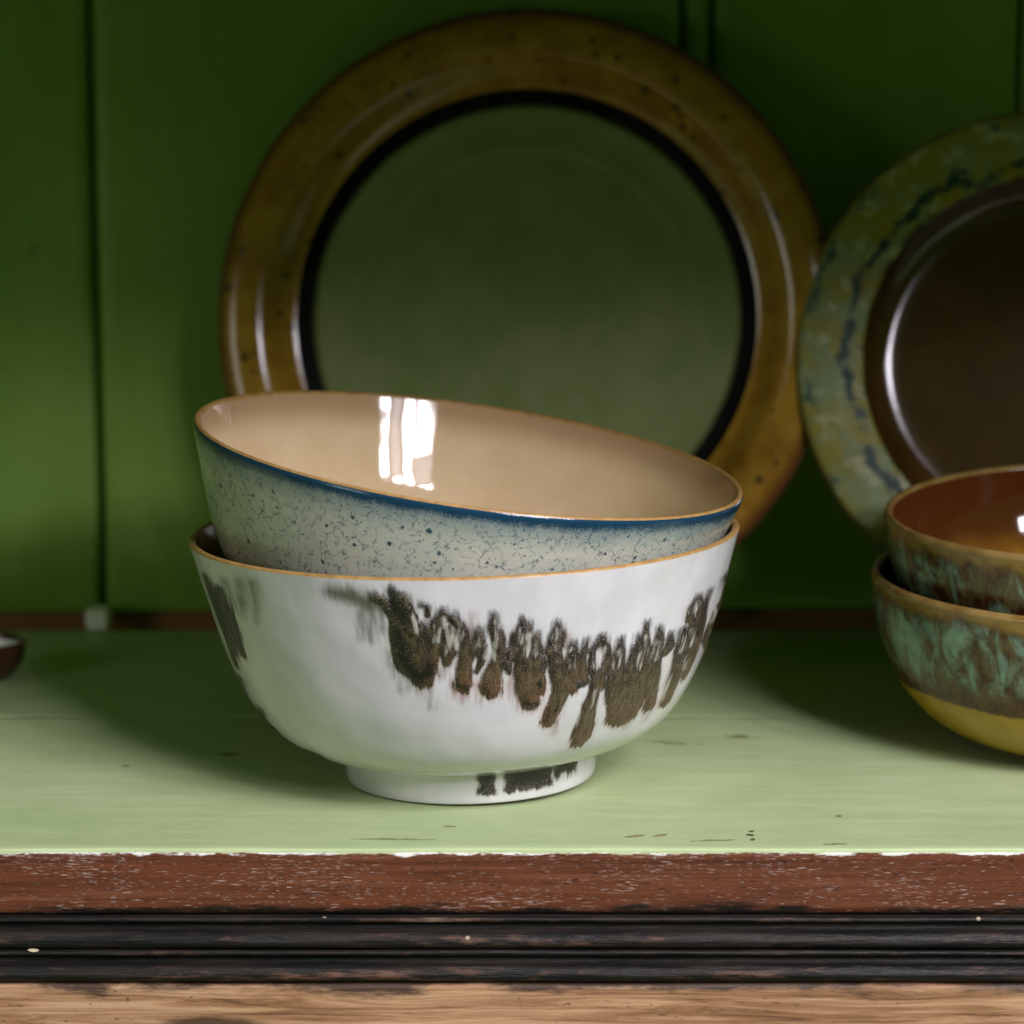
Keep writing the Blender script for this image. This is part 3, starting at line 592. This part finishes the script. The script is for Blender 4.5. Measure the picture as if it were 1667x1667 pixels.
BROWNW = mat_plain_glaze('dark brown well', (.040, .017, .0040), (.060, .026, .006), .12, 60, .1)
k = .0894
plate2 = oriented('mottled_plate', (.2025, .1760, .1034), rad(77), rad(-2))
tag(plate2, 'dark brown plate with mottled green and yellow rim leaning behind the stacked bowls', 'plate')
lathe('rim', [(.735 * k, .0108), (.737 * k, .0111), (.742 * k, .01135), (.76 * k, .0117), (.80 * k, .0122), (.88 * k, .0128), (.95 * k, .0128), (.985 * k, .0124), (k, .0108), (.985 * k, .0094)], 260, MOTRIM, plate2, 60)
lathe('well', [(0, .0006), (.4 * k, .0006), (.50 * k, .0006), (.62 * k, .0009), (.66 * k, .0020), (.69 * k, .0042), (.715 * k, .0075), (.735 * k, .0108)], 260, BROWNW, plate2, 80)
lathe('underside', [(.985 * k, .0094), (.85 * k, .0090), (.72 * k, .0020), (.60 * k, -.0024), (.58 * k, -.0044), (.55 * k, -.0044), (.53 * k, -.0030), (0, -.0030)], 160, BROWNW, plate2)

# low stands that carry the two plates (behind the bowls)
def stand(x, y, z, w, lab, rot=0):
    s_ = empty('plate_stand', (x, y, 0)); s_.rotation_euler = (0, 0, rot)
    tag(s_, lab, 'stand', 'low wooden plate stands')
    box('base', -w, w, -.012, .012, 0, z, STANDW, s_, .0008)
    box('lip', -w, w, -.016, -.0122, 0, z + .0035, STANDW, s_, .0006)
    return s_
stand(.019, .184, .0080, .020, 'low wooden stand hidden under the large mustard plate')
stand(.2030, .150, .0160, .018, 'low wooden stand hidden under the mottled plate')

# ------------------------------------------------------------------ two small stacked bowls
def mat_small_out(seed):
    M = Mat('turquoise mottle over brown and yellow'); p = M.obj(); X, Y, Z = M.xyz(p)
    pl = M.vm('ADD', p, (seed, seed * .7, 0))
    w = M.noise(pl, 90, 3, .6); n = M.noise(M.vec(pl, (1, 1, .45)), 130, 5, .65, 1.0); n2 = M.noise(M.vec(pl, (1, 1, .6), (4, 2, 1)), 260, 4, .6)
    big = M.noise(M.vec(pl, (1, 1, .6), (2, 8, 1)), 42, 3, .5)
    z1 = M.m2('ADD', Z, M.m2('MULTIPLY', M.m2('SUBTRACT', w, .5), .010))
    z2 = M.m2('ADD', Z, M.m2('MULTIPLY', M.m2('SUBTRACT', w, .5), .004))
    c = M.mix(M.step(n2, .35, .65), (.040, .013, .004), (.085, .034, .008))                         # brown
    band = M.m2('MULTIPLY', M.step(z1, -.029, -.020), M.step(z1, -.002, -.007))
    fl = M.m2('ADD', M.m2('MULTIPLY', n, .55), M.m2('MULTIPLY', big, .45))
    c = M.mix(M.m2('MULTIPLY', M.step(n2, .38, .6), M.m2('MULTIPLY', band, .6)), c, (.085, .085, .035))
    c = M.mix(M.m2('MULTIPLY', M.step(fl, .445, .575), band), c, M.mix(M.step(n2, .3, .7), (.105, .180, .130), (.185, .300, .215)))
    c = M.mix(M.step(z1, -.0050, -.0010), c, M.mix(n2, (.17, .105, .022), (.25, .17, .05)))         # ochre lip
    c = M.mix(M.step(z2, -.0305, -.0318), c, M.mix(M.step(w, .3, .7), (.30, .180, .008), (.37, .230, .014)))  # bare yellow body
    return M.done(c, .16, M.bump(n, .0008, .25), .5)
def mat_small_in():
    M = Mat('amber brown interior'); p = M.obj(); X, Y, Z = M.xyz(p); n = M.noise(p, 60, 4, .6)
    z = M.m2('ADD', Z, M.m2('MULTIPLY', M.m2('SUBTRACT', n, .5), .01))
    c = M.mix(M.step(z, -.016, -.036), (.075, .022, .005), (.42, .210, .026))
    c = M.mix(M.step(M.noise(M.vec(p, (1, 1, .06), (1, 2, 0)), 130, 3), .66, .72), c, (.16, .09, .015))
    return M.done(c, .07, M.bump(M.noise(p, 40, 2), .003, .15), .5)
SM_IN = mat_small_in()
LIP = mat_plain_glaze('ochre lip', (.17, .095, .022), (.28, .18, .06), .2, 120, .2)
def small_bowl(loc, a, b, seed, label, deep):
    e = oriented('small_bowl', loc, a, b); tag(e, label, 'bowl', 'small stacked bowls')
    o = [(.0700, 0), (.0696, -.006), (.0684, -.013), (.0662, -.021), (.0625, -.030), (.0575, -.0375), (.0510, -.0437), (.0430, -.0480), (.0350, -.0500)]
    lathe('body', o, 260, mat_small_out(seed), e, 100)
    lathe('foot', [(.0350, -.0500), (.0335, -.0508), (.0330, -.0520), (.0305, -.0520), (.0300, -.0506), (0, -.0504)], 120, LIP, e)
    i = [(0, -.0455), (.030, -.0450), (.0440, -.0420), (.0540, -.0345), (.0600, -.0265), (.0640, -.0175), (.0662, -.0095), (.0672, 0)]
    lathe('interior', i, 240, SM_IN, e, 90)
    lathe('rim', [(.0672, 0), (.0675, .0007), (.0682, .0012), (.0690, .0012), (.0697, .0006), (.0701, -.0003), (.0699, -.0010)], 240, LIP, e, 14)
    return e
small_bowl((.1945, .040, .0527), rad(1.6), 0, .0, 'lower small turquoise and brown bowl with yellow base resting on the shelf', 0)
small_bowl((.1980, .040, .0735), rad(3.4), rad(-2.1), 3.7, 'upper small turquoise and brown bowl showing its dark amber inside', 1)

# ------------------------------------------------------------------ little things
Mg = Mat('pale grey filler'); pg = Mg.obj(); ng = Mg.noise(pg, 500, 4, .6)
GREY = Mg.done(Mg.mix(ng, (.74, .74, .70), (.82, .81, .78)), .7, Mg.bump(ng, .0006, .5))
pb = box('wooden_block', -.0040, .0040, -.006, .0065, 0, .0074, GREY, None, .0009); pb.location = (-.1424, .2190, .0001)
tag(pb, 'small pale grey block at the foot of the wall joint', 'block')
dish = empty('small_dish', (-.1695, .1330, 0)); tag(dish, 'edge of a small dark brown dish with white inside at the left', 'dish')
DISHB = mat_plain_glaze('dark brown dish glaze', (.030, .012, .006), (.075, .030, .012), .15, 150, .2)
DISHW = mat_plain_glaze('white dish glaze', (.60, .60, .56), (.68, .67, .62), .15)
lathe('body', [(.0150, .0125), (.0148, .0100), (.0138, .0060), (.0115, .0025), (.0090, .0010), (.0085, 0), (.0, .0)], 120, DISHB, dish, 40)
lathe('interior', [(0, .0030), (.008, .0040), (.0118, .0070), (.0130, .0110)], 120, DISHW, dish, 30)
lathe('rim', [(.0130, .0110), (.0133, .0126), (.0140, .0133), (.0147, .0131), (.0150, .0125)], 120, DISHB, dish, 10)
